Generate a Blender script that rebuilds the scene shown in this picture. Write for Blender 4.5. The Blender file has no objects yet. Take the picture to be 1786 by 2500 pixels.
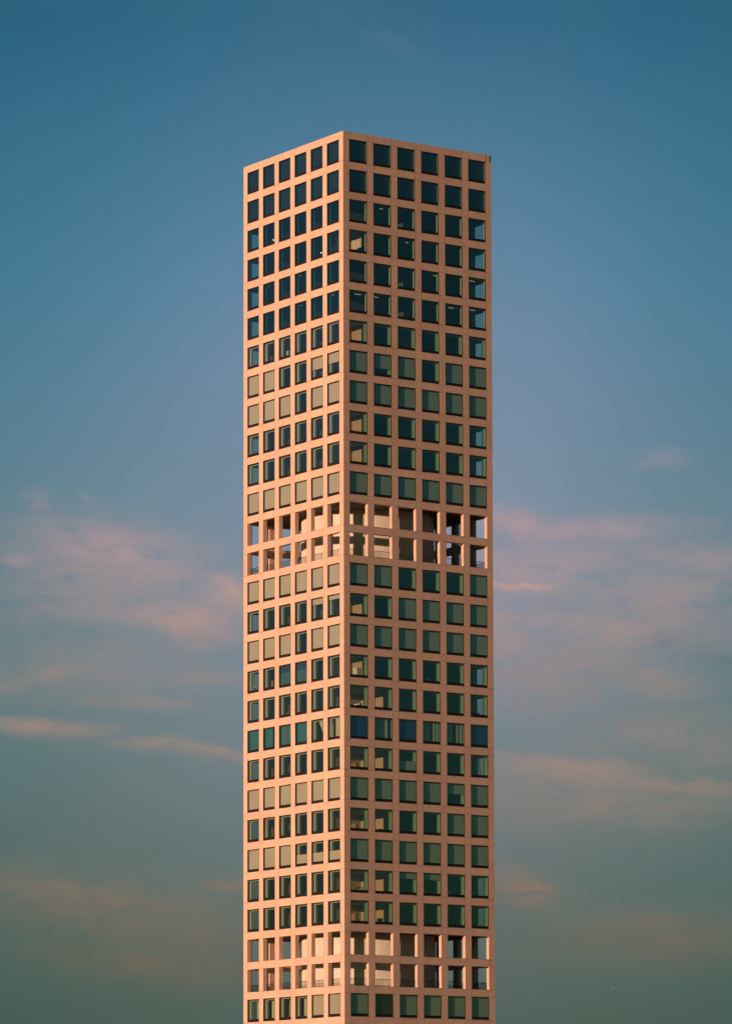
import bpy, bmesh, math, random
from mathutils import Vector, Matrix
random.seed(7)
R_ = math.radians
scene = bpy.context.scene
col = scene.collection

# ------------------------------------------------------------------ dimensions (metres)
W = 28.5                     # side of the square tower
ROOF = 426.0                 # roof height above the street
P = 4.7562                   # storey height
OW, OM = 3.3416, 1.1525      # opening width, corner margin
OC = (W - 2 * OM - 6 * OW) / 5
OH, OT = 3.5621, 1.1576      # opening height, top beam
DEP = 0.70                   # depth of the concrete grid
NROW = 29                    # storeys in the photograph
NALL = 89                    # storeys down to the street
OPEN = (12, 13, 26, 27)      # open-air plant storeys
PSI = 0.601556               # heading of the camera
SUN_AZ, SUN_EL = R_(11.4), R_(4.7)

def u0(c): return OM + (c - 1) * (OW + OC)        # column 1 is nearest u = 0
def ztop(r): return ROOF - OT - r * P
def zbot(r): return ztop(r) - OH

def F(face):
    """map (u along the face, d inwards, z) to world"""
    if face == 'R': return lambda u, d, z: (u, d, z)
    if face == 'L': return lambda u, d, z: (d, u, z)
    if face == 'B': return lambda u, d, z: (u, W - d, z)
    return lambda u, d, z: (W - d, u, z)

# ------------------------------------------------------------------ materials
def new_mat(name):
    m = bpy.data.materials.new(name); m.use_nodes = True
    nt = m.node_tree; nt.nodes.clear()
    out = nt.nodes.new('ShaderNodeOutputMaterial')
    return m, nt, out

def nd(nt, typ, **kw):
    n = nt.nodes.new(typ)
    for k, v in kw.items(): setattr(n, k, v)
    return n

def mth(nt, op, a, b=None, c=None, clamp=False):
    n = nt.nodes.new('ShaderNodeMath'); n.operation = op; n.use_clamp = clamp
    for i, v in enumerate((a, b, c)):
        if v is None: continue
        if isinstance(v, (int, float)): n.inputs[i].default_value = v
        else: nt.links.new(v, n.inputs[i])
    return n.outputs[0]

def mixc(nt, f, a, b, blend='MIX'):
    n = nt.nodes.new('ShaderNodeMix'); n.data_type = 'RGBA'; n.blend_type = blend
    for s, v in ((n.inputs[0], f), (n.inputs[6], a), (n.inputs[7], b)):
        if isinstance(v, (int, float)): s.default_value = v
        elif isinstance(v, tuple): s.default_value = (*v[:3], 1)
        else: nt.links.new(v, s)
    return n.outputs[2]

def noise(nt, vec, scale, detail=3, rough=.55, dim='3D'):
    n = nt.nodes.new('ShaderNodeTexNoise'); n.noise_dimensions = dim
    n.inputs['Scale'].default_value = scale; n.inputs['Detail'].default_value = detail
    n.inputs['Roughness'].default_value = rough
    if vec is not None: nt.links.new(vec, n.inputs['Vector'])
    return n.outputs['Fac']

def simple(name, rgb, rough=.6, metal=0., var=.12, scale=3.):
    m, nt, out = new_mat(name)
    b = nd(nt, 'ShaderNodeBsdfPrincipled')
    tc = nd(nt, 'ShaderNodeTexCoord')
    f = noise(nt, tc.outputs['Object'], scale)
    g = tuple(c * (1 - var) for c in rgb); h = tuple(min(1, c * (1 + var)) for c in rgb)
    nt.links.new(mixc(nt, f, g, h), b.inputs['Base Color'])
    b.inputs['Roughness'].default_value = rough; b.inputs['Metallic'].default_value = metal
    nt.links.new(b.outputs[0], out.inputs[0])
    return m

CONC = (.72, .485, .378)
def concrete(name, joints):
    m, nt, out = new_mat(name)
    b = nd(nt, 'ShaderNodeBsdfPrincipled'); b.inputs['Roughness'].default_value = .75
    b.inputs['Specular IOR Level'].default_value = .25
    geo = nd(nt, 'ShaderNodeNewGeometry')
    pos = geo.outputs['Position']
    big = noise(nt, pos, .09, 4, .6)
    mid = noise(nt, pos, .9, 5, .65)
    fine = noise(nt, pos, 7., 3, .6)
    mp = nd(nt, 'ShaderNodeMapping'); mp.inputs['Scale'].default_value = (2.2, 2.2, .22)
    nt.links.new(pos, mp.inputs['Vector'])
    streak = noise(nt, mp.outputs[0], 1., 5, .7)
    v = mth(nt, 'ADD', mth(nt, 'MULTIPLY', big, .30), mth(nt, 'MULTIPLY', mid, .32))
    v = mth(nt, 'ADD', v, mth(nt, 'MULTIPLY', fine, .12))
    v = mth(nt, 'ADD', v, .66)
    c = mixc(nt, 1., CONC, v, 'MULTIPLY')
    # brownish run-off stains
    st = nd(nt, 'ShaderNodeMapRange'); st.inputs[1].default_value = .56; st.inputs[2].default_value = .80
    nt.links.new(streak, st.inputs[0])
    c = mixc(nt, mth(nt, 'MULTIPLY', st.outputs[0], .75), c, (.30, .20, .15))
    if joints:
        uv = nd(nt, 'ShaderNodeUVMap'); uv.uv_map = 'UVMap'
        sx = nd(nt, 'ShaderNodeSeparateXYZ'); nt.links.new(uv.outputs[0], sx.inputs[0])
        U, V = sx.outputs[0], sx.outputs[1]
        # each cast bay came out of its form a little lighter or darker
        cell = nd(nt, 'ShaderNodeCombineXYZ')
        nt.links.new(mth(nt, 'FLOOR', mth(nt, 'DIVIDE', U, OW + OC)), cell.inputs[0]); nt.links.new(mth(nt, 'FLOOR', mth(nt, 'DIVIDE', V, P)), cell.inputs[1])
        wn_ = nd(nt, 'ShaderNodeTexWhiteNoise'); nt.links.new(cell.outputs[0], wn_.inputs[0])
        c = mixc(nt, 1., c, mth(nt, 'ADD', .95, mth(nt, 'MULTIPLY', wn_.outputs[0], .09)), 'MULTIPLY')
        def line(coord, start, period, half):
            a = mth(nt, 'ADD', mth(nt, 'SUBTRACT', coord, start), period * 400.5)
            a = mth(nt, 'MODULO', a, period)
            a = mth(nt, 'ABSOLUTE', mth(nt, 'SUBTRACT', a, period / 2))
            return mth(nt, 'LESS_THAN', a, half)
        ls = [line(U, OM - .02, OW + OC, .020), line(U, OM + OW + .02, OW + OC, .020),
              line(V, -OT + .02, P, .022), line(V, -OT - OH - .02, P, .022)]
        L = ls[0]
        for q in ls[1:]: L = mth(nt, 'MAXIMUM', L, q)
        jn = nd(nt, 'ShaderNodeMapRange'); jn.inputs[1].default_value = .35; jn.inputs[2].default_value = .6
        jn.inputs[3].default_value = .25; jn.inputs[4].default_value = .85
        nt.links.new(noise(nt, pos, .35, 2), jn.inputs[0])
        c = mixc(nt, mth(nt, 'MULTIPLY', L, jn.outputs[0]), c, (.10, .07, .055))
        # dirt that gathers on the lip of each ledge, patchy
        dz = mth(nt, 'MODULO', mth(nt, 'ADD', mth(nt, 'ADD', V, OT + OH), P * 400), P)   # 0 at ledge, P just above next
        near = nd(nt, 'ShaderNodeMapRange'); near.inputs[1].default_value = P - .55; near.inputs[2].default_value = P
        nt.links.new(dz, near.inputs[0])
        pm = nd(nt, 'ShaderNodeMapRange'); pm.inputs[1].default_value = .52; pm.inputs[2].default_value = .72
        nt.links.new(noise(nt, pos, .55, 5, .7), pm.inputs[0])
        c = mixc(nt, mth(nt, 'MULTIPLY', mth(nt, 'MULTIPLY', near.outputs[0], pm.outputs[0]), .6), c, (.20, .15, .12))
    nt.links.new(c, b.inputs['Base Color'])
    bm = nd(nt, 'ShaderNodeBump'); bm.inputs['Strength'].default_value = .25; bm.inputs['Distance'].default_value = .02
    nt.links.new(fine, bm.inputs['Height']); nt.links.new(bm.outputs[0], b.inputs['Normal'])
    nt.links.new(b.outputs[0], out.inputs[0])
    return m

def glass(name, tint, graze, refl=1.0):
    m, nt, out = new_mat(name)
    tr = nd(nt, 'ShaderNodeBsdfTransparent');     gl = nd(nt, 'ShaderNodeBsdfGlossy'); gl.inputs['Roughness'].default_value = .015
    gl.inputs[0].default_value = (.85, .95, 1, 1)
    geo = nd(nt, 'ShaderNodeNewGeometry')
    dt = nd(nt, 'ShaderNodeVectorMath', operation='DOT_PRODUCT'); nt.links.new(geo.outputs['Incoming'], dt.inputs[0]); nt.links.new(geo.outputs['Normal'], dt.inputs[1])
    sch = mth(nt, 'POWER', mth(nt, 'SUBTRACT', 1., mth(nt, 'ABSOLUTE', dt.outputs['Value'])), 5.)
    # coated glass: the tint greens and deepens towards grazing
    gz = mth(nt, 'POWER', mth(nt, 'SUBTRACT', 1., mth(nt, 'ABSOLUTE', dt.outputs['Value'])), 2.)
    nt.links.new(mixc(nt, gz, tint, graze), tr.inputs[0])
    fac = mth(nt, 'ADD', .18, mth(nt, 'MULTIPLY', sch, .60))
    bp = nd(nt, 'ShaderNodeBump'); bp.inputs['Strength'].default_value = .35; bp.inputs['Distance'].default_value = .01
    nt.links.new(noise(nt, geo.outputs['Position'], .7, 2), bp.inputs['Height']); nt.links.new(bp.outputs[0], gl.inputs['Normal'])
    mx = nd(nt, 'ShaderNodeMixShader')
    nt.links.new(mth(nt, 'MULTIPLY', fac, refl, clamp=True), mx.inputs[0])
    nt.links.new(tr.outputs[0], mx.inputs[1]); nt.links.new(gl.outputs[0], mx.inputs[2])
    nt.links.new(mx.outputs[0], out.inputs[0])
    return m

def emis(name, rgb, s):
    m, nt, out = new_mat(name)
    e = nd(nt, 'ShaderNodeEmission'); e.inputs[0].default_value = (*rgb, 1); e.inputs[1].default_value = s
    nt.links.new(e.outputs[0], out.inputs[0]); return m

M = {}
M['conc'] = concrete('concrete_facade', True)
M['plain'] = concrete('concrete_reveal', False)
M['frame'] = simple('dark_bronze_metal', (.016, .012, .010), .5)
M['sill'] = simple('black_sill_metal', (.012, .010, .012), .45)
M['glass'] = glass('tinted_glass', (.74, .80, .76), (.16, .90, .76))
M['blind'] = simple('white_blind_fabric', (.95, .63, .52), .9, var=.10, scale=.4)
M['liner'] = simple('painted_liner', (.66, .56, .40), .6, var=.05)
M['navy'] = simple('navy_cloth', (.03, .11, .46), .8, var=.2)
M['teal'] = simple('teal_curtain', (.05, .21, .28), .85, var=.12)
M['film'] = simple('blue_grey_film', (.08, .17, .23), .6, var=.25, scale=.8)
M['film_dark'] = simple('dark_blue_film', (.03, .07, .12), .6, var=.25, scale=.8)
M['beige'] = simple('beige_curtain', (.75, .62, .44), .9, var=.1)
M['dark'] = simple('dark_room_shade', (.014, .020, .034), .7, var=.3)  # darkness of the empty plant rooms put into the colour
M['maroon'] = simple('dark_red_cloth', (.16, .015, .03), .8)
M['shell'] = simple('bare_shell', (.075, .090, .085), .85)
M['ceil'] = simple('ceiling_board', (.42, .42, .37), .8, var=.05)
M['wall'] = simple('plaster_wall', (.50, .35, .19), .8, var=.1, scale=.6)
M['slab'] = simple('slab_concrete', (.09, .075, .065), .85, var=.2, scale=.8)
M['floor'] = simple('oak_floor', (.20, .14, .09), .5, var=.2)
M['core'] = simple('core_wall', (.26, .27, .24), .8, var=.2, scale=.5)
M['drum'] = simple('ribbed_metal', (.68, .66, .57), .5, var=.12, scale=.7)
M['rail'] = simple('dark_rail_metal', (.020, .024, .024), .45, .3)
M['white'] = simple('white_furniture', (.75, .72, .65), .7)
M['wood'] = simple('wood_furniture', (.36, .20, .09), .6, var=.25)
M['alu'] = simple('aluminium', (.55, .56, .56), .35, .6)
M['gear'] = simple('grey_green_panel', (.19, .22, .19), .6)
M['lamp'] = emis('linear_lamp', (1., .70, .42), .5)
M['bulb'] = emis('bulb', (1., .93, .8), 4.)
M['paint'] = simple('aircraft_paint', (.55, .50, .47), .5, var=.03)

# ------------------------------------------------------------------ mesh builder
class MB:
    def __init__(s): s.v, s.f, s.m, s.mats = [], [], [], []
    def mi(s, k):
        if k not in s.mats: s.mats.append(k)
        return s.mats.index(k)
    def quad(s, pts, k):
        i = len(s.v); s.v += [tuple(p) for p in pts]; s.f.append(tuple(range(i, i + len(pts)))); s.m.append(s.mi(k))
    def box(s, f, a, b, k):
        """box between corners a and b given in the coordinates of f"""
        i = len(s.v)
        for z in (a[2], b[2]):
            for y in (a[1], b[1]):
                for x in (a[0], b[0]): s.v.append(f(x, y, z))
        q = s.mi(k)
        for t in ((0, 1, 3, 2), (4, 6, 7, 5), (0, 4, 5, 1), (2, 3, 7, 6), (0, 2, 6, 4), (1, 5, 7, 3)):
            s.f.append(tuple(i + j for j in t)); s.m.append(q)
    def tube(s, a, b, r, k, n=6):
        a, b = Vector(a), Vector(b); ax = (b - a).normalized()
        t = ax.orthogonal().normalized(); w = ax.cross(t); i = len(s.v); q = s.mi(k)
        for c in (a, b):
            for j in range(n):
                an = 2 * math.pi * j / n
                s.v.append(tuple(c + (t * math.cos(an) + w * math.sin(an)) * r))
        for j in range(n):
            s.f.append((i + j, i + (j + 1) % n, i + n + (j + 1) % n, i + n + j)); s.m.append(q)
        s.f.append(tuple(i + j for j in range(n))); s.m.append(q)
        s.f.append(tuple(i + n + j for j in range(n))); s.m.append(q)
    def join(s, o):
        i = len(s.v); s.v += o.v
        for f, m in zip(o.f, o.m):
            s.f.append(tuple(j + i for j in f)); s.m.append(s.mi(o.mats[m]))
    def build(s, name, parent=None, origin=(0, 0, 0), fix=True):
        me = bpy.data.meshes.new(name)
        ox, oy, oz = origin
        me.from_pydata([(x - ox, y - oy, z - oz) for x, y, z in s.v], [], s.f)
        for k in s.mats: me.materials.append(M[k])
        me.polygons.foreach_set('material_index', s.m)
        if fix:
            bm = bmesh.new(); bm.from_mesh(me); bmesh.ops.recalc_face_normals(bm, faces=bm.faces); bm.to_mesh(me); bm.free()
        o = bpy.data.objects.new(name, me); col.objects.link(o)
        o.location = origin
        if parent is not None: attach(o, parent)
        return o

WORLD_AT = {}
def attach(o, parent):
    """parent with world placement kept (parents are never rotated here)"""
    w = Vector(o.location); o.parent = parent
    p = WORLD_AT.get(parent.name, Vector(parent.location))
    o.location = w - p
    WORLD_AT[o.name] = w

def empty(name, loc):
    o = bpy.data.objects.new(name, None); col.objects.link(o); o.location = loc; o.empty_display_size = .3
    WORLD_AT[o.name] = Vector(loc)
    return o

def tag(o, label=None, cat=None, group=None, kind=None):
    for k, v in (('label', label), ('category', cat), ('group', group), ('kind', kind)):
        if v: o[k] = v
    return o

# ------------------------------------------------------------------ camera
cam_loc = Vector((-363.774, -535.833, ROOF - 166.068))
pit, rol = .0860432, -.00229997
fw = Vector((math.sin(PSI) * math.cos(pit), math.cos(PSI) * math.cos(pit), math.sin(pit)))
rt = Vector((math.cos(PSI), -math.sin(PSI), 0)); up = rt.cross(fw)
r2 = rt * math.cos(rol) + up * math.sin(rol); u2 = up * math.cos(rol) - rt * math.sin(rol)
FPX = 10346.58
cd = bpy.data.cameras.new('camera'); cam = bpy.data.objects.new('camera', cd); col.objects.link(cam)
cd.sensor_fit = 'HORIZONTAL'; cd.sensor_width = 36; cd.lens = FPX / 1786 * 36
cd.shift_y = 790.634 / 1786
cd.clip_start = 1; cd.clip_end = 150000
cam.matrix_world = Matrix(((r2.x, u2.x, -fw.x, cam_loc.x), (r2.y, u2.y, -fw.y, cam_loc.y), (r2.z, u2.z, -fw.z, cam_loc.z), (0, 0, 0, 1)))
scene.camera = cam

def project(p):
    d = Vector(p) - cam_loc; z = d.dot(fw)
    return 893 + FPX * d.dot(r2) / z, 1250 + 790.634 - FPX * d.dot(u2) / z

# ------------------------------------------------------------------ the tower
tower = empty('residential_tower', (W / 2, W / 2, 0))
tag(tower, 'slender square concrete tower with a grid of big square windows and open plant floors', 'skyscraper')

def facade():
    """the load-bearing concrete grid: one welded shell with a reveal round every opening"""
    me = bpy.data.meshes.new('concrete_frame'); bm = bmesh.new()
    uvl = bm.loops.layers.uv.new('UVMap'); cache = {}
    def vert(p):
        k = tuple(round(c, 4) for c in p)
        if k not in cache: cache[k] = bm.verts.new(p)
        return cache[k]
    def quad(pts, mi, uvs=None):
        f = bm.faces.new([vert(p) for p in pts]); f.material_index = mi
        for lp, uv in zip(f.loops, uvs or [(0, 0)] * 4): lp[uvl].uv = uv
    us = [0.]
    for c in range(1, 7): us += [u0(c), u0(c) + OW]
    us.append(W)
    zs = [ROOF]
    for r in range(NALL): zs += [ztop(r), zbot(r)]
    zs.append(0.)
    for face in 'RLBS':
        f = F(face)
        for j in range(len(zs) - 1):
            for i in range(len(us) - 1):
                hole = i % 2 == 1 and j % 2 == 1
                a, b, zt, zb = us[i], us[i + 1], zs[j], zs[j + 1]
                ia = DEP if i == 0 else a; ib = W - DEP if i == len(us) - 2 else b
                if not hole:
                    quad([f(a, 0, zb), f(b, 0, zb), f(b, 0, zt), f(a, 0, zt)], 0, [(a, zb - ROOF), (b, zb - ROOF), (b, zt - ROOF), (a, zt - ROOF)])
                    quad([f(ia, DEP, zb), f(ib, DEP, zb), f(ib, DEP, zt), f(ia, DEP, zt)], 1)
                else:
                    quad([f(a, 0, zb), f(a, DEP, zb), f(a, DEP, zt), f(a, 0, zt)], 1)
                    quad([f(b, 0, zb), f(b, DEP, zb), f(b, DEP, zt), f(b, 0, zt)], 1)
                    quad([f(a, 0, zt), f(b, 0, zt), f(b, DEP, zt), f(a, DEP, zt)], 1)
                    quad([f(a, 0, zb), f(b, 0, zb), f(b, DEP, zb), f(a, DEP, zb)], 1)
                if j == 0:
                    quad([f(a, 0, zt), f(b, 0, zt), f(ib, DEP, zt), f(ia, DEP, zt)], 1)
    bmesh.ops.recalc_face_normals(bm, faces=bm.faces)
    bm.to_mesh(me); bm.free()
    me.materials.append(M['conc']); me.materials.append(M['plain'])
    o = bpy.data.objects.new('concrete_frame', me); col.objects.link(o); attach(o, tower)
    return o
facade()
I = lambda x, y, z: (x, y, z)

# ---- what stands behind each opening: one letter a window, from the photograph
#  D dark sheet in place of an unlit room, O clear room without liner, L lined room, B blind down, digit blind down that many tenths,
#  N navy cloth, C teal curtain, F blue-grey film, K beige curtain, P lined with a beige curtain, U lower half screened
RIGHT = {0: 'DDDDDD', 1: 'DDDDDD', 2: 'OOOOOO', 3: 'OOOOOO', 4: 'OOOOOO', 5: 'OOOOOO', 6: 'LLLLLL', 7: 'B7BLBB', 8: 'BBBBBB',
         9: 'LLLLLL', 10: 'LLLLLL', 11: 'BBBBBB', 14: 'BBLLLB', 15: 'LLBBBB', 16: 'BBBBBB', 17: 'LLLLLL', 18: 'LLLLLL',
         19: 'NCNCCN', 20: 'LLULLL', 21: 'BBBB5B', 22: 'LLLLBB', 23: 'BBBBBB', 24: 'LL33LL', 25: 'LLLLLL', 28: 'BMBBBB'}
LEFT = {0: 'DDDDDD', 1: 'DDDDDD', 2: 'OOOOOO', 3: 'OOOOOO', 4: 'OOOOOO', 5: 'OOOOOO', 6: 'LLLLLL', 7: 'BBLL65', 8: 'BBBLBB',
        9: 'LLLLLL', 10: 'LLLLLL', 11: 'BBBBBB', 14: 'BBBBBB', 15: 'LLLL32', 16: 'BBBLBB', 17: 'LLFFLL', 18: 'LLLLLL',
        19: 'CCCCKK', 20: 'LLLLLL', 21: 'BBBBBB', 22: 'LLLLLL', 23: 'BBBUUU', 24: 'LLLLLL', 25: 'LLLLLL', 28: 'PPPPBB'}
SILL = .44

def pleats(mb, f, a, b, d, zb, zt, k, step=.11, amp=.045, seed=0):
    n = max(4, int((b - a) / (step / 4))); rnd = random.Random(seed)
    ph = rnd.random() * 6; pts = []
    for i in range(n + 1):
        u = a + (b - a) * i / n
        pts.append((u, d + amp * math.sin(2 * math.pi * u / step * .5 + ph + .6 * math.sin(u * 3.1 + ph))))
    for (ua, da), (ub, db) in zip(pts, pts[1:]):
        mb.quad([f(ua, da, zb), f(ub, db, zb), f(ub, db, zt), f(ua, da, zt)], k)

def window(face, r, c, kind):
    """returns {'pane','frame','sill','reveal','blind'} mesh builders for one opening"""
    f = F(face); a, zt = u0(c), ztop(r); b, zb = a + OW, zt - OH
    out = {}
    fr = MB(); fw_ = .085
    fr.box(f, (a + .004, .012, zb + SILL), (a + fw_, .20, zt - .004), 'frame')
    fr.box(f, (b - fw_, .012, zb + SILL), (b - .004, .20, zt - .004), 'frame')
    fr.box(f, (a + fw_, .014, zt - .10), (b - fw_, .20, zt - .004), 'frame')
    out['frame'] = fr
    s = MB(); s.box(f, (a + .004, .016, zb + .004), (b - .004, .22, zb + SILL - .002), 'sill'); out['sill'] = s
    p = MB(); p.quad([f(a + fw_, .11, zb + SILL), f(b - fw_, .11, zb + SILL), f(b - fw_, .11, zt - .10), f(a + fw_, .11, zt - .10)], 'glass')
    out['pane'] = p
    if kind in 'LBPUK0123456789':
        v = MB(); d0, d1, d2 = .21, .50, .84; e0, e1 = .03, .32; t0, t1 = .04, .25; s0 = SILL + .004
        A, Bq, T, S = a + e0, b - e0, zt - t0, zb + s0
        A1, B1, T1 = a + e1, b - e1, zt - t1
        v.quad([f(A, d0, S), f(A, d1, S), f(A, d1, T), f(A, d0, T)], 'liner')
        v.quad([f(Bq, d0, S), f(Bq, d1, S), f(Bq, d1, T), f(Bq, d0, T)], 'liner')
        v.quad([f(A, d0, T), f(Bq, d0, T), f(Bq, d1, T), f(A, d1, T)], 'liner')
        v.quad([f(A, d1, S), f(A1, d1, S), f(A1, d1, T1), f(A, d1, T)], 'liner')
        v.quad([f(Bq, d1, S), f(B1, d1, S), f(B1, d1, T1), f(Bq, d1, T)], 'liner')
        v.quad([f(A, d1, T), f(A1, d1, T1), f(B1, d1, T1), f(Bq, d1, T)], 'liner')
        v.quad([f(A1, d1, S), f(A1, d2, S), f(A1, d2, T1), f(A1, d1, T1)], 'liner')
        v.quad([f(B1, d1, S), f(B1, d2, S), f(B1, d2, T1), f(B1, d1, T1)], 'liner')
        v.quad([f(A1, d1, T1), f(B1, d1, T1), f(B1, d2, T1), f(A1, d2, T1)], 'liner')
        v.quad([f(A, d0, S), f(Bq, d0, S), f(Bq, d2, S), f(A, d2, S)], 'liner')
        out['reveal'] = v
    bl = MB(); rnd = random.Random(r * 31 + c * 7 + ord(face))
    top, bot = zt - .10, zb + SILL + .02
    def sheet(fa, fb, z0, z1, d, k):
        bl.box(f, (a + .06 + fa * (OW - .12), d, z0), (a + .06 + fb * (OW - .12), d + .012, z1), k)
    if kind == 'B': sheet(0, 1, bot + rnd.choice((0, 0, 0, .05)), top, .29, 'blind')
    elif kind.isdigit():
        z = top - (top - bot) * int(kind) / 10
        sheet(0, 1, z, top, .29, 'blind'); sheet(0, 1, z - .05, z - .001, .283, 'alu')
    elif kind == 'N': sheet(0, 1, bot, top, .30, 'navy')
    elif kind == 'M': sheet(0, 1, bot, top, .30, 'maroon')
    elif kind == 'F':
        z = bot + (top - bot) * .62
        sheet(0, 1, bot, z, .30, 'film'); sheet(0, 1, z + .001, top, .32, 'film_dark')
    elif kind == 'U': sheet(0, 1, bot, bot + (top - bot) * .46, .29, 'blind')
    elif kind == 'D': sheet(-.015, 1.015, bot - .02, top + .02, .42, 'dark')  # added sheet that paints the shade of the empty room
    elif kind == 'C':
        if face == 'L':
            g = {1: (0, 1), 2: (.38, 1), 3: (0, 1), 4: (0, 1)}[c if face != 'L' else 7 - c]
            k = 'film' if (7 - c) == 3 else 'teal'
            pleats(bl, f, a + .06 + g[0] * 3.2, a + OW - .06 - (0 if g[1] == 1 else .5), .45, bot, top, k, .30, .05, r * c)
            sheet(0, 1, bot, top, 1.2, 'film')
        else:
            for g in {2: ((0, .86),), 4: ((0, .5), (.58, 1)), 5: ((0, .42), (.60, 1))}[c]:
                pleats(bl, f, a + .06 + g[0] * 3.2, a + .06 + g[1] * 3.2, .40, bot, top - .08, 'blind', .34, .03, r * c)
    elif kind == 'K':
        if c == 2:      # drawn to one side, falling as a wedge
            zs = bot
            for i in range(10):
                z0, z1 = bot + (top - .25 - bot) * i / 10, bot + (top - .25 - bot) * (i + 1) / 10
                l0, l1 = .06 + 1.65 * i / 10, .06 + 1.65 * (i + 1) / 10
                bl.quad([f(a + .06, .38, z0), f(a + .06 + l0, .40, z0), f(a + .06 + l1, .40, z1), f(a + .06, .38, z1)], 'beige')
        else: pleats(bl, f, a + .06, a + 1.75, .40, bot, top - .25, 'beige', .4, .03, 5); pleats(bl, f, a + 2.5, a + 2.75, .5, bot, top - .9, 'beige', .2, .05, 6)
    elif kind == 'P':
        x0 = {6: 1.2, 5: 1.6, 4: 1.0, 3: 1.5}[c]
        pleats(bl, f, a + x0, a + x0 + .7, .95, bot, top - .3, 'beige', .22, .06, c)
    if bl.v: out['blind'] = bl
    return out

cells = []
for r in RIGHT:
    for c in range(1, 7):
        cells.append(('R', r, c, RIGHT[r][c - 1]))
        cells.append(('L', r, c, LEFT[r][6 - c]))            # left face is read from its far end
def area(face, r, c):
    f = F(face); q = [project(f(u0(c) + i * OW, 0, ztop(r) - j * OH)) for i, j in ((0, 0), (1, 0), (1, 1), (0, 1))]
    q = [(x, min(y, 2500)) for x, y in q]
    return abs(sum(q[i][0] * q[(i + 1) % 4][1] - q[(i + 1) % 4][0] * q[i][1] for i in range(4))) / 2
cells.sort(key=lambda t: -area(*t[:3]))
rest = MB()
BL_NAME = {'B': 'roller_blind', 'N': 'curtain', 'C': 'curtain', 'K': 'curtain', 'P': 'curtain', 'F': 'window_film', 'U': 'roller_blind', 'D': 'room_shade_sheet', 'M': 'curtain'}
for i, (face, r, c, kind) in enumerate(cells):
    w = window(face, r, c, kind)
    if i < 100:
        og = F(face)(u0(c) + OW / 2, .11, zbot(r))
        o = w['pane'].build('window', tower, og, fix=False)
        for k in ('frame', 'sill', 'reveal', 'blind'):
            if k in w:
                w[k].build(k if k != 'blind' else BL_NAME.get(kind, 'roller_blind'), o, og, fix=k in ('frame', 'sill'))
    else:
        for mb in w.values(): rest.join(mb)
for face in 'BS':                                             # the two faces turned away, seen through the corner rooms
    for r in RIGHT:
        for c in range(1, 7):
            k = 'D' if r < 2 else 'O' if (c < 3 or r < 6) else 'B'
            for mb in window(face, r, c, k).values(): rest.join(mb)
for face in 'RLBS':                                           # below the picture
    f = F(face)
    for r in range(29, NALL):
        for c in range(1, 7):
            a, zt = u0(c), ztop(r); zb = max(zt - OH, .3)
            rest.quad([f(a + .004, .11, zb), f(a + OW - .004, .11, zb), f(a + OW - .004, .11, zt), f(a + .004, .11, zt)], 'glass')
tag(rest.build('windows', tower, (W / 2, W / 2, 200), fix=False), kind='stuff')

# ---- floors and rooms
def storey(r):
    mb = MB(); g = .712
    top = zbot(r - 1) + .05 if r > 0 else ROOF - .25          # floor of the storey above
    bottom = ztop(r) + .10                                    # this storey's ceiling
    mb.box(I, (g, g, bottom), (W - g, W - g, top), 'slab')
    if r in OPEN or r < 2: return mb
    z0, z1 = zbot(r) + .06, bottom - .002
    mid = 9.5
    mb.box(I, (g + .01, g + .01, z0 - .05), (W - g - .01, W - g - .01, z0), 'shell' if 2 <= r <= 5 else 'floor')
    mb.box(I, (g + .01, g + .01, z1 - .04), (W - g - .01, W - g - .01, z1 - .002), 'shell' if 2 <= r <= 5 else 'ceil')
    open_corner = r in (18, 20, 22, 24, 25, 3)
    px = [14.25, 23.39] if r in (2, 4, 5) else [9.66 if open_corner else 5.10, 14.25, 23.39]
    py = [9.66 if open_corner else 5.10, 14.25, 23.39]
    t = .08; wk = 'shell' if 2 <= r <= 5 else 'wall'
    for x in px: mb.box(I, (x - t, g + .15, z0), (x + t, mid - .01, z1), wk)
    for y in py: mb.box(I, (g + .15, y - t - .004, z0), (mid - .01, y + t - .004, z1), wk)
    for y in (9.66, 18.8): mb.box(I, (19.01, y - t, z0), (W - g - .15, y + t, z1), wk)
    mb.box(I, (9.66, 19.01, z0), (9.82, W - g - .15, z1), wk)
    return mb
for r in range(0, 30):
    if r in (13, 27): continue                                 # the plant storeys are two rows high
    storey(r).build('floor_slab', tower, (W / 2, W / 2, zbot(r)), fix=True)
core = MB(); core.box(I, (9.5, 9.5, 0.2), (19, 19, ROOF - .3), 'core'); core.build('lift_core', tower, (W / 2, W / 2, 0))
low = MB()
for r in range(30, NALL): low.box(I, (.75, .75, ztop(r) + .1), (W - .75, W - .75, zbot(r - 1) + .02), 'slab')
tag(low.build('lower_floor_slab', tower, (W / 2, W / 2, 100)), kind='stuff')
rf = MB(); rf.box(I, (DEP + .004, DEP + .004, ROOF - .24), (W - DEP - .004, W - DEP - .004, ROOF - .06), 'slab'); rf.build('roof', tower, (W / 2, W / 2, ROOF))

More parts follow.
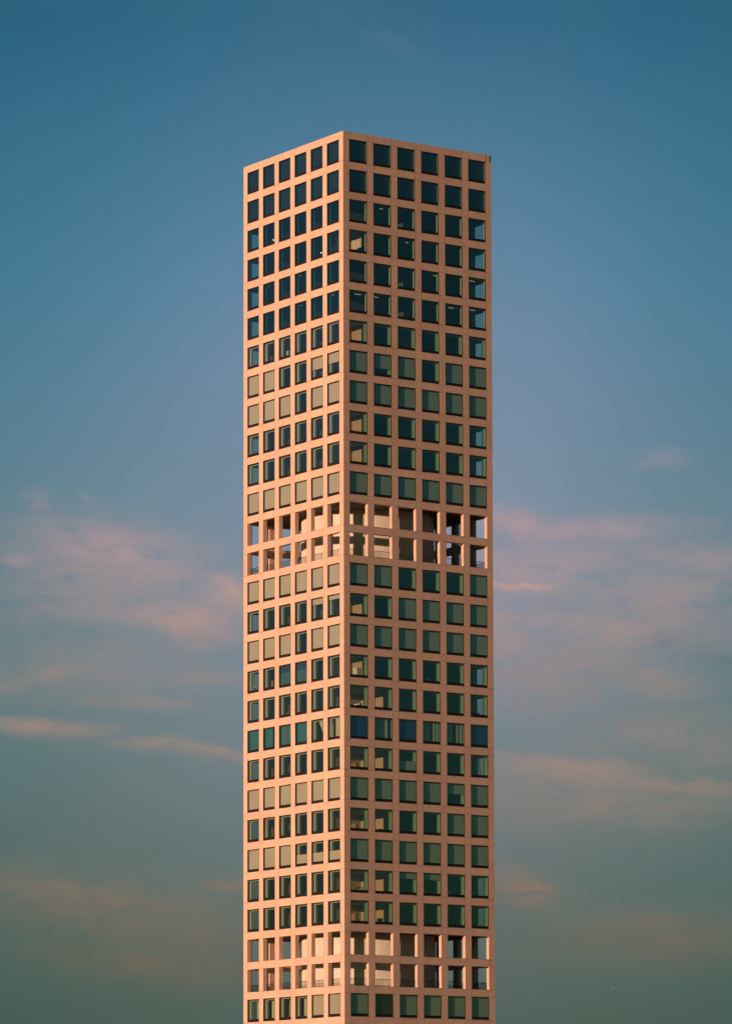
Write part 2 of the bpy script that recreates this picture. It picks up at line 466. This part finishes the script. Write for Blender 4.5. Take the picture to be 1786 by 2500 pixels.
# ---- the ribbed drum on each pair of plant storeys
def drum(r):
    z0, z1 = zbot(r + 1) + .05, ztop(r) + .10
    n, R0, C = 218, 10.50, W / 2
    mb = MB(); prof = []
    for i in range(n):
        for k, (fr, dr) in enumerate(((0, 0), (.42, 0), (.52, .075), (.90, .075))):
            an = 2 * math.pi * (i + fr) / n
            prof.append((C + (R0 + dr) * math.cos(an), C + (R0 + dr) * math.sin(an)))
    N = len(prof)
    for i in range(N):
        (xa, ya), (xb, yb) = prof[i], prof[(i + 1) % N]
        mb.quad([(xa, ya, z0), (xb, yb, z0), (xb, yb, z1), (xa, ya, z1)], 'drum')
    return mb.build('service_drum', tower, (C, C, z0), fix=False)
for r in (12, 26): drum(r)

def railing(face, r, c):
    f = F(face); a, zb = u0(c), zbot(r); mb = MB(); d = DEP - .07; x0, x1 = a + .01, a + OW - .01
    for z, h in ((1.12, .06), (.14, .05)):
        mb.box(f, (x0, d - .03, zb + z - h), (x1, d + .03, zb + z), 'rail')
    n = 19
    for i in range(n + 1):
        u = x0 + .02 + (x1 - x0 - .04) * i / n
        mb.box(f, (u - .014, d - .012, zb + .02), (u + .014, d + .012, zb + 1.07), 'rail')
    return mb.build('railing', tower, f(a + OW / 2, d, zb))
for r in (13, 27):
    for face in 'RLBS':
        for c in range(1, 7): railing(face, r, c)

# ---- pipework seen between the drum and the far grid
for (x, y, r, h) in ((27.0, 6.6, 12, 9), (26.4, 3.4, 13, 3.4), (2.2, 26.6, 12, 9)):
    mb = MB(); mb.tube((x, y, zbot(13 if r < 20 else 27) + .05), (x, y, zbot(13) + h), .11, 'drum', 10); mb.build('riser_pipe', tower, (x, y, zbot(13)))

# ---- lit ceiling lamps in the unlined storeys
def lamp(face, r, c, fu, d, length, along=True):
    f = F(face); mb = MB(); z = ztop(r) + .03; u = u0(c) + fu * OW
    if along: mb.box(f, (u, d, z - .07), (u + length, d + .12, z), 'lamp')
    else: mb.box(f, (u, d, z - .07), (u + .12, d + length, z), 'lamp')
    mb.build('ceiling_light', tower, f(u, d, z))
for q in (('R', 3, 3, 1.0, 2.6, 1.3), ('R', 4, 4, 1.15, 2.2, 1.0), ('R', 5, 1, .75, 2.2, 1.2), ('R', 5, 2, .5, 2.4, .8), ('R', 5, 3, 1.2, 2.3, .9),
          ('R', 5, 5, .70, 2.4, 1.0), ('R', 5, 6, .45, 1.9, 1.1), ('R', 4, 6, .55, 2.2, .9), ('L', 5, 3, 1.1, 1.4, .9), ('L', 4, 3, 1.1, 1.3, .8), ('L', 4, 5, 1.15, 1.5, .6),
          ('R', 2, 2, .9, 2.6, .6), ('L', 5, 1, 1.0, 1.2, .8)):
    lamp(*q)

# ---- small fittings at the roof's far right corner
g = MB(); g.box(I, (W - .55, -.07, ROOF - .98), (W - .015, -.006, ROOF - .02), 'gear'); g.build('corner_panel', tower, (W - .3, -.04, ROOF - .98))
for x in (27.28, 27.50):
    b_ = MB(); b_.tube((x, .25, ROOF), (x, .25, ROOF + .16), .05, 'gear'); b_.tube((x, .25, ROOF + .16), (x, .25, ROOF + .30), .08, 'gear', 8); b_.build('roof_beacon', tower, (x, .25, ROOF))
cb = MB(); cb.box(I, (27.46, -.03, ROOF - 1.2), (27.50, -.004, ROOF - .002), 'gear'); cb.build('cable_run', tower, (27.48, 0, ROOF - 1.2))

# ------------------------------------------------------------------ furniture that shows through the glass
def put(mb_parts, name, loc, label, cat):
    o = empty(name, loc)
    for pn, mb in mb_parts: mb.build(pn, o, loc)
    return tag(o, label, cat, {'cabinet': 'cabinets seen through the windows', 'sofa': 'sofas and armchairs seen through the windows', 'table': 'tables seen through the windows', 'lamp': 'standing lamps seen through the windows'}.get(cat))
def at(x, y, z): return lambda a, b, c: (x + a, y + b, z + c)
def fz(r): return zbot(r - 0) + .05 + 0.0

def ladder(x, y, z):
    rails, steps = MB(), []
    H, Wd, spread = 3.3, .55, .95
    parts = []
    for s, dy in ((-1, 0), (1, 0)):
        m_ = MB(); m_.tube((x + s * Wd / 2, y, z), (x + s * Wd * .32, y + spread / 2, z + H), .05, 'alu'); parts.append(('rail', m_))
        m_ = MB(); m_.tube((x + s * Wd / 2, y + spread, z), (x + s * Wd * .32, y + spread / 2, z + H), .04, 'alu'); parts.append(('rail', m_))
    for i in range(9):
        t = (i + .6) / 9.6; m_ = MB(); w_ = Wd / 2 * (1 - .36 * t)
        m_.box(at(x, y + spread / 2 * t, z + H * t), (-w_, -.05, -.03), (w_, .05, .03), 'alu'); parts.append(('step', m_))
    return put(parts, 'step_ladder', (x, y, z), 'tall aluminium step ladder standing behind a corner window', 'ladder')
ladder(26.9, 1.7, fz(20))

def sofa(x, y, z, w, along, key, label):
    f0 = at(x, y, z); f = (lambda a, b, c: f0(a, b, c)) if along == 'x' else (lambda a, b, c: f0(b, a, c))
    sm, bk, a1, a2 = MB(), MB(), MB(), MB()
    sm.box(f, (-w / 2 + .15, -.40, .10), (w / 2 - .15, .30, .50), key)
    bk.box(f, (-w / 2 + .15, .302, .10), (w / 2 - .15, .50, 1.05), key)
    a1.box(f, (-w / 2, -.40, .10), (-w / 2 + .148, .50, .75), key); a2.box(f, (w / 2 - .148, -.40, .10), (w / 2, .50, .75), key)
    return put([('seat', sm), ('backrest', bk), ('armrest', a1), ('armrest', a2)], 'sofa', (x, y, z), label, 'sofa')
def cabinet(x, y, z, w, dpt, h, key, label, shelves=3):
    cs, ds = MB(), []
    f = at(x, y, z); cs.box(f, (-w / 2, -dpt / 2, 0), (w / 2, dpt / 2, h), key)
    parts = [('carcass', cs)]
    for i in range(shelves):
        m_ = MB(); z0, z1 = h * i / shelves + .04, h * (i + 1) / shelves - .04
        m_.box(f, (-w / 2 - .03, -dpt / 2 + .04, z0), (-w / 2 - .002, dpt / 2 - .04, z1), key)
        parts.append(('drawer', m_))
    return put(parts, 'cabinet', (x, y, z), label, 'cabinet')
def floor_lamp(x, y, z, label, key='bulb'):
    st, sh = MB(), MB(); st.tube((x, y, z), (x, y, z + 1.5), .03, 'rail'); st.tube((x, y, z), (x, y, z + .04), .18, 'rail', 10)
    sh.tube((x, y, z + 1.5), (x, y, z + 1.62), .07, key, 10)
    return put([('stand', st), ('lamp_shade', sh)], 'floor_lamp', (x, y, z), label, 'lamp')
def table(x, y, z, w, dpt, h, key, label):
    tp = MB(); tp.box(at(x, y, z), (-w / 2, -dpt / 2, h - .06), (w / 2, dpt / 2, h), key); parts = [('table_top', tp)]
    for sx in (-1, 1):
        for sy in (-1, 1):
            m_ = MB(); m_.box(at(x + sx * (w / 2 - .08), y + sy * (dpt / 2 - .08), z), (-.04, -.04, 0), (.04, .04, h - .062), key); parts.append(('leg', m_))
    return put(parts, 'table', (x, y, z), label, 'table')

def rc(c, k=.5): return u0(c) + k * OW
def lc(c, k=.5): return u0(7 - c) + k * OW          # column counted from the far left end
sofa(rc(1, .9), 3.0, fz(18), 2.2, 'y', 'white', 'pale sofa in the sunlit corner room, a floor above the navy-curtained windows')
cabinet(rc(1, 1.0), 3.2, fz(17), .6, 1.2, 1.9, 'white', 'tall pale cabinet catching sun in the corner room, two floors above the navy curtains')
cabinet(rc(1, .9), 3.3, fz(20), .5, 1.6, 1.25, 'wood', 'wooden shelf unit in the corner room, a floor below the navy curtains', 2)
cabinet(rc(1, .9), 3.4, fz(22), .5, 1.7, 1.35, 'wood', 'low wooden cabinet in the corner room three floors below the navy curtains', 2)
table(rc(1, .9), 2.6, fz(24), 1.0, 1.6, .95, 'wood', 'wooden table in the corner room two floors above the lower open storeys')
cabinet(rc(1, .85), 3.2, fz(25), .6, 1.5, 1.7, 'wood', 'wooden bookcase in the corner room directly above the lower open storeys', 4)
table(rc(3, .75), 2.0, fz(18), 2.0, .8, .95, 'white', 'white table behind the third window of the shaded face, above a navy curtain')
cabinet(rc(4, .75), 2.4, fz(17), .9, .8, 1.1, 'white', 'low white cabinet behind the fourth shaded-face window, two floors above the curtains')
cabinet(rc(5, .45), 2.0, fz(24), .7, .6, 1.0, 'alu', 'low grey cabinet behind the fifth shaded-face window near the bottom')
sofa(rc(6, .95), 2.6, fz(18), 1.6, 'x', 'rail', 'dark armchair against the sky in the far corner window, above a navy curtain')
floor_lamp(26.9, 2.2, fz(24), 'white floor lamp behind the far corner window two floors above the lower open storeys', 'white')
sofa(.75 + .75, lc(3, .45), fz(18), 2.6, 'y', 'white', 'white sofa pushed against a sunlit-face window, third from its far edge')
sofa(1.6, lc(6, .55), fz(18), 1.8, 'y', 'white', 'pale armchair behind the sunlit window beside the tower\'s near corner')
cabinet(1.7, lc(2, 1.0), fz(6), .8, .9, 1.5, 'wood', 'brown cabinet in the uppermost lined storey, second sunlit-face window from the far edge')
cabinet(1.6, lc(3, .9), fz(6), .5, .5, 1.6, 'white', 'white stand in the uppermost lined storey, third sunlit-face window from the far edge')
cabinet(1.9, lc(2, 1.05), fz(20), .8, 1.1, 1.9, 'wood', 'brown wardrobe behind the second sunlit-face window, just below the teal curtains')
cabinet(1.9, lc(2, 1.05), fz(22), .8, 1.2, 2.1, 'wood', 'tall brown wardrobe behind the second sunlit-face window, three floors below teal curtains')
cabinet(1.8, lc(2, .95), fz(17), .8, 1.1, 1.7, 'wood', 'brown chest behind the second sunlit-face window, two floors above the teal curtains')
table(1.3, lc(1, .8), fz(17), .8, 1.5, 1.0, 'white', 'white side table in the far left corner room, two floors above the teal curtains')
floor_lamp(2.2, lc(2, 1.1), fz(2), 'lit lamp in the second sunlit-face window from the far edge, third row from the top')
floor_lamp(2.0, lc(5, 1.0), fz(3), 'lit lamp in the fifth sunlit-face window from the far edge, fourth row from the top')
for i, (yy, hh) in enumerate(((lc(6, .9), 3.4),)):
    mb = MB(); pleats(mb, I, 2.0, 6.6, 5.2, zbot(3) + .1, ztop(3) + .08, 'beige', .5, .08, 9)
    o = mb.build('curtain', None, (4, 5.2, zbot(3)), fix=False); tag(o, 'long sunlit yellow curtain in the corner room, fourth row from the top', 'curtain')
    mb = MB(); pleats(mb, F('L'), 1.2, 4.9, 4.9, zbot(3) + 1.6, ztop(3) + .08, 'beige', .5, .08, 4)
    o = mb.build('curtain', None, (4.9, 3, zbot(3)), fix=False); tag(o, 'short sunlit yellow curtain facing the shaded-face corner window, fourth row from the top', 'curtain')

# ------------------------------------------------------------------ far airliner
def ray(px, py):
    return (fw + r2 * ((px - 893) / FPX) - u2 * ((py - 1250 - 790.634) / FPX)).normalized()
def airliner():
    base = cam_loc + ray(1498, 2414.5) * 30000
    ax = (rt * 1.0 + Vector((fw.x, fw.y, 0)) * .25).normalized(); sd = Vector((-ax.y, ax.x, 0)); zz = Vector((0, 0, 1))
    def T(a, b, c): return tuple(base + ax * a + sd * b + zz * c)
    root = empty('airliner', base)
    fu = MB(); n = 14
    prof = [(-17, .15, 1.2), (-15, .8, .9), (-11, 1.6, .3), (-6, 2., 0), (10, 2., 0), (14, 1.7, -.1), (16.3, .9, -.4), (17, .15, -.6)]
    rings = [[T(a, r * math.cos(2 * math.pi * j / n), c + r * math.sin(2 * math.pi * j / n)) for j in range(n)] for a, r, c in prof]
    for ra, rb in zip(rings, rings[1:]):
        for j in range(n): fu.quad([ra[j], ra[(j + 1) % n], rb[(j + 1) % n], rb[j]], 'paint')
    fu.build('fuselage', root, base, fix=False)
    def slab(pts, th, name, vertical=False):
        m_ = MB(); off = (lambda p, s: T(p[0], p[1] + s, p[2])) if vertical else (lambda p, s: T(p[0], p[1], p[2] + s))
        up_, dn = [off(p, th) for p in pts], [off(p, -th) for p in pts]
        m_.quad(up_, 'paint'); m_.quad(dn[::-1], 'paint')
        for i in range(len(pts)): m_.quad([dn[i], dn[(i + 1) % len(pts)], up_[(i + 1) % len(pts)], up_[i]], 'paint')
        m_.build(name, root, base)
    for s in (-1, 1):
        slab([(4, s * 1.8, -.8), (-2.5, s * 1.8, -.8), (-6, s * 16, .6), (-4.4, s * 16, .6)], .22, 'wing')
        slab([(-12.5, s * .6, 1), (-15.6, s * .6, 1), (-17, s * 6, 1.3), (-15.8, s * 6, 1.3)], .14, 'tailplane')
        e = MB(); e.tube(T(3.6, s * 5.6, -1.9), T(.2, s * 5.6, -1.9), 1.0, 'paint', 12); e.build('engine', root, base)
    slab([(-11.5, 0, 1.6), (-15.8, 0, 1.4), (-17.4, 0, 6.6), (-15.4, 0, 6.6)], .16, 'tail_fin', True)
    tag(root, 'tiny white airliner flying low in the sky to the right of the tower', 'airplane')
airliner()

# ------------------------------------------------------------------ ground (below the picture)
me = bpy.data.meshes.new('ground'); bm = bmesh.new()
n = 96; c = bm.verts.new((0, 0, 0)); ring = [bm.verts.new((80000 * math.cos(2 * math.pi * i / n), 80000 * math.sin(2 * math.pi * i / n), 0)) for i in range(n)]
for i in range(n): bm.faces.new((c, ring[i], ring[(i + 1) % n]))
bm.to_mesh(me); bm.free()
m, nt, out = new_mat('city_ground'); b = nd(nt, 'ShaderNodeBsdfPrincipled'); geo = nd(nt, 'ShaderNodeNewGeometry')
vr = nd(nt, 'ShaderNodeTexVoronoi'); vr.inputs['Scale'].default_value = .02; nt.links.new(geo.outputs['Position'], vr.inputs['Vector'])
nt.links.new(mixc(nt, vr.outputs['Color'], (.07, .065, .06), (.22, .19, .16)), b.inputs['Base Color']); b.inputs['Roughness'].default_value = .9
nt.links.new(b.outputs[0], out.inputs[0]); me.materials.append(m)
go = bpy.data.objects.new('ground', me); col.objects.link(go); tag(go, kind='structure')

# ------------------------------------------------------------------ sun
sdir = Vector((-math.cos(SUN_AZ) * math.cos(SUN_EL), -math.sin(SUN_AZ) * math.cos(SUN_EL), math.sin(SUN_EL)))
sl = bpy.data.lights.new('sun', 'SUN'); so = bpy.data.objects.new('sun', sl); col.objects.link(so)
sl.energy = 5.0; sl.angle = R_(.5); sl.color = (1., .57, .37)
so.rotation_euler = sdir.to_track_quat('Z', 'Y').to_euler(); so.location = (-200, -100, 500)

# ------------------------------------------------------------------ sky
world = bpy.data.worlds.new('World'); scene.world = world; world.use_nodes = True
nt = world.node_tree; nt.nodes.clear()
out = nd(nt, 'ShaderNodeOutputWorld'); bg = nd(nt, 'ShaderNodeBackground'); bg.inputs[1].default_value = .05
nt.links.new(bg.outputs[0], out.inputs[0])
sky = nd(nt, 'ShaderNodeTexSky'); sky.sky_type = 'NISHITA'; sky.sun_disc = False
sky.sun_elevation = SUN_EL; sky.sun_rotation = math.atan2(sdir.x, sdir.y); sky.altitude = 260
sky.air_density = 1.0; sky.dust_density = 1.5; sky.ozone_density = 1.0
tc = nd(nt, 'ShaderNodeTexCoord'); D = tc.outputs['Generated']
def dot(v):
    n = nd(nt, 'ShaderNodeVectorMath', operation='DOT_PRODUCT'); nt.links.new(D, n.inputs[0]); n.inputs[1].default_value = v; return n.outputs['Value']
dr, df, dz = dot((math.cos(PSI), -math.sin(PSI), 0)), dot((math.sin(PSI), math.cos(PSI), 0)), dot((0, 0, 1))
az = mth(nt, 'ARCTAN2', dr, df)
hz = mth(nt, 'SQRT', mth(nt, 'MAXIMUM', mth(nt, 'SUBTRACT', 1., mth(nt, 'MULTIPLY', dz, dz)), 1e-4))
te = mth(nt, 'DIVIDE', dz, hz)
K = 94.06                    # sky units: one hundredth of (1624-pixel-wide) picture pixels, measured as angles
X = mth(nt, 'ADD', mth(nt, 'MULTIPLY', az, K), 8.12)
Y = mth(nt, 'SUBTRACT', 26.66, mth(nt, 'MULTIPLY', te, K))
cx_ = nd(nt, 'ShaderNodeCombineXYZ'); nt.links.new(X, cx_.inputs[0]); nt.links.new(Y, cx_.inputs[1]); XY = cx_.outputs[0]

def s2l(c): return tuple(((v / 255) / 12.92 if v / 255 <= .04045 else ((v / 255 + .055) / 1.055) ** 2.4) for v in c)
def ramp(fac, stops, lo, hi):
    mr = nd(nt, 'ShaderNodeMapRange'); mr.inputs[1].default_value = lo; mr.inputs[2].default_value = hi; nt.links.new(fac, mr.inputs[0])
    r = nd(nt, 'ShaderNodeValToRGB'); nt.links.new(mr.outputs[0], r.inputs[0]); el = r.color_ramp.elements
    for i, (p, c_) in enumerate(stops):
        e = el[i] if i < 2 else el.new((p - lo) / (hi - lo))
        e.position = (p - lo) / (hi - lo); e.color = (*s2l(c_), 1)
    return r.outputs[0]
base = ramp(Y, [(-8, (36, 82, 112)), (0, (49, 104, 133)), (3, (66, 119, 147)), (6, (82, 130, 158)), (9, (101, 135, 157)), (11, (112, 138, 152)),
                (13, (114, 135, 146)), (15, (114, 132, 137)), (17, (109, 124, 123)), (19, (102, 115, 111)), (21, (92, 105, 96)), (23, (80, 95, 85)), (27, (64, 76, 66))], -8, 27)
# mauve brightening painted into the middle sky to imitate lens vignetting
def blob(v, cx, cy, rx, ry, ang=0., ryb=None):
    mp = nd(nt, 'ShaderNodeMapping', vector_type='TEXTURE'); nt.links.new(v, mp.inputs[0])
    mp.inputs[1].default_value = (cx / 100, cy / 100, 0); mp.inputs[2].default_value = (0, 0, R_(ang)); mp.inputs[3].default_value = (rx / 100, ry / 100, 1)
    q = mp.outputs[0]
    if ryb:
        s = nd(nt, 'ShaderNodeSeparateXYZ'); nt.links.new(q, s.inputs[0])
        yy = mth(nt, 'MAXIMUM', mth(nt, 'MULTIPLY', s.outputs[1], ry / ryb), mth(nt, 'MULTIPLY', s.outputs[1], -1.))
        e = mth(nt, 'ADD', mth(nt, 'MULTIPLY', s.outputs[0], s.outputs[0]), mth(nt, 'MULTIPLY', yy, yy))
    else:
        n = nd(nt, 'ShaderNodeVectorMath', operation='DOT_PRODUCT'); nt.links.new(q, n.inputs[0]); nt.links.new(q, n.inputs[1]); e = n.outputs['Value']
    return mth(nt, 'EXPONENT', mth(nt, 'MULTIPLY', e, -1.))
vignette_lift = blob(XY, 880, 1050, 480, 640)
base = mixc(nt, mth(nt, 'MULTIPLY', vignette_lift, .50), base, s2l((146, 151, 180)))
low_n = noise(nt, XY, .22, 3, .5)
base = mixc(nt, mth(nt, 'MULTIPLY', mth(nt, 'SUBTRACT', low_n, .42, clamp=True), .5), base, s2l((84, 120, 122)))
def sstep(v, a, b):
    mr = nd(nt, 'ShaderNodeMapRange', interpolation_type='SMOOTHSTEP'); mr.inputs[1].default_value = a; mr.inputs[2].default_value = b; nt.links.new(v, mr.inputs[0]); return mr.outputs[0]
edge = nd(nt, 'ShaderNodeMapRange', interpolation_type='SMOOTHSTEP'); edge.inputs[1].default_value = 2.5; edge.inputs[2].default_value = 11.
nt.links.new(mth(nt, 'ABSOLUTE', mth(nt, 'SUBTRACT', X, 8.6)), edge.inputs[0])
base = mixc(nt, edge.outputs[0], base, mixc(nt, 1., base, (.66, .86, .86), 'MULTIPLY'))  # sky colour darkened towards both sides, imitating lens vignetting
# cloud field: warped coordinates, ellipses where the banks hang, broken up by noise
def vscale(v, s):
    n = nd(nt, 'ShaderNodeVectorMath', operation='MULTIPLY'); nt.links.new(v, n.inputs[0]); n.inputs[1].default_value = s; return n.outputs[0]
wn = nd(nt, 'ShaderNodeTexNoise'); wn.inputs['Scale'].default_value = 1.; wn.inputs['Detail'].default_value = 5; wn.inputs['Roughness'].default_value = .6
nt.links.new(vscale(XY, (.55, 1.0, 1)), wn.inputs['Vector'])
wsub = nd(nt, 'ShaderNodeVectorMath', operation='SUBTRACT'); nt.links.new(wn.outputs['Color'], wsub.inputs[0]); wsub.inputs[1].default_value = (.5, .5, .5)
wadd = nd(nt, 'ShaderNodeVectorMath', operation='ADD'); nt.links.new(XY, wadd.inputs[0]); nt.links.new(vscale(wsub.outputs[0], (1.6, .75, 0)), wadd.inputs[1])
WXY = wadd.outputs[0]
cl = [  # centre x, centre y, rx, ry(top), angle, strength, ry(bottom)
    (75, 1105, 26, 40, 15, .32, None), (250, 1205, 210, 60, 8, .66, 120), (500, 1310, 75, 50, 10, .80, 70), (390, 1370, 180, 50, 6, .68, None),
    (335, 1392, 50, 10, 18, .45, None), (120, 1490, 210, 34, -17, .46, None), (450, 1500, 130, 32, 2, .36, None), (290, 1552, 140, 26, 5, .42, None),
    (70, 1606, 150, 15, 4, .68, 22), (430, 1664, 190, 13, 6, .60, 20), (180, 2000, 260, 60, 6, .50, None), (330, 2140, 260, 45, 8, .35, None), (530, 1970, 60, 22, 0, .5, None),
    (190, 1095, 30, 12, 25, .2, None), (40, 1235, 40, 25, 0, .4, None),
    (1150, 1150, 90, 30, 8, .75, 45), (1300, 1165, 260, 28, 0, .55, 45), (1165, 1288, 110, 8, 0, .95, None), (1250, 1353, 60, 5, -2, .5, None), (1478, 1010, 48, 22, 3, .34, None),
    (1330, 1395, 320, 60, 3, .50, None), (1390, 1510, 190, 34, 4, .55, None), (1260, 1700, 230, 24, 3, .72, 60), (1520, 1738, 200, 26, 4, .58, 50), (1160, 1968, 90, 30, 12, .80, 44),
    (1400, 2045, 190, 30, -3, .40, None), (1540, 1230, 190, 50, 6, .40, None), (1120, 1400, 70, 90, 0, .5, None), (1450, 1830, 220, 26, 3, .35, None), (1170, 1560, 120, 20, 2, .35, None),
    (900, 60, 130, 22, 25, .22, None), (1230, 1250, 240, 80, 0, .50, None), (1480, 1330, 260, 120, 0, .38, None), (1250, 1480, 260, 90, 0, .42, None), (1500, 1640, 260, 80, 4, .35, None),
    (1350, 1780, 320, 70, 3, .45, None), (250, 1330, 260, 110, 6, .35, None), (200, 1480, 320, 80, -4, .30, None), (330, 2050, 340, 90, 6, .35, None), (1480, 2090, 260, 60, 0, .35, None)]
dens = None
for (x, y, rx, ry, an, st, rb) in cl:
    g_ = mth(nt, 'MULTIPLY', blob(WXY, x, y, rx, ry, an, rb), st)
    dens = g_ if dens is None else mth(nt, 'MAXIMUM', dens, g_)
brk = noise(nt, vscale(WXY, (.7, 1.6, 1)), 1.1, 6, .62)
dd = nd(nt, 'ShaderNodeMapRange', interpolation_type='SMOOTHSTEP'); dd.inputs[1].default_value = .05; dd.inputs[2].default_value = 1.2
nt.links.new(mth(nt, 'ADD', dens, mth(nt, 'MULTIPLY', mth(nt, 'SUBTRACT', brk, .5), .75)), dd.inputs[0])
soft = mth(nt, 'MULTIPLY', dens, sstep(brk, .12, .62))
dens = mth(nt, 'MAXIMUM', mth(nt, 'MULTIPLY', dd.outputs[0], sstep(dens, .02, .25)), mth(nt, 'MULTIPLY', soft, 1.15), clamp=True)
cloudc = ramp(Y, [(-8, (95, 125, 145)), (4, (95, 125, 145)), (11, (172, 148, 156)), (13, (190, 154, 146)), (15, (166, 137, 128)), (17, (161, 137, 125)), (19, (148, 124, 109)), (21, (132, 106, 85)), (27, (90, 85, 70))], -8, 27)
c_ = mixc(nt, dens, base, cloudc)
dk = mth(nt, 'MAXIMUM', mth(nt, 'MAXIMUM', mth(nt, 'MULTIPLY', blob(WXY, 1160, 1985, 60, 5, -3), .5), mth(nt, 'MULTIPLY', blob(WXY, 1480, 1430, 50, 14, -8), .2)),
         mth(nt, 'MULTIPLY', blob(WXY, 1590, 1466, 60, 10, 4), .2))
c_ = mixc(nt, dk, c_, s2l((96, 108, 110)))
# this eastern sky fades into the clear Nishita dome away from it
mask = mth(nt, 'MULTIPLY', mth(nt, 'SUBTRACT', 1., sstep(mth(nt, 'ABSOLUTE', az), .9, 1.8)), mth(nt, 'SUBTRACT', 1., sstep(te, .4, 1.0)))
cs = mixc(nt, 1., c_, (20., 20., 20.), 'MULTIPLY')
dn = mth(nt, 'ADD', .72, mth(nt, 'MULTIPLY', noise(nt, vscale(D, (1, 1, 2.5)), 3.2, 5, .6), .6))
dome = mixc(nt, 1., mixc(nt, 1., sky.outputs[0], (.40, 1.02, 1.14), 'MULTIPLY'), dn, 'MULTIPLY')      # teal cast of the evening dome
fin = mixc(nt, mask, dome, cs)
nt.links.new(fin, bg.inputs[0])
world.cycles.sampling_method = 'MANUAL'; world.cycles.sample_map_resolution = 512

# ------------------------------------------------------------------ render settings
vs = scene.view_settings; vs.view_transform = 'Standard'; vs.look = 'None'; vs.exposure = 0; vs.gamma = 1
cy = scene.cycles
cy.max_bounces = 8; cy.diffuse_bounces = 4; cy.glossy_bounces = 3; cy.transparent_max_bounces = 16; cy.use_denoising = True
cy.caustics_reflective = False; cy.caustics_refractive = False
scene.render.film_transparent = False
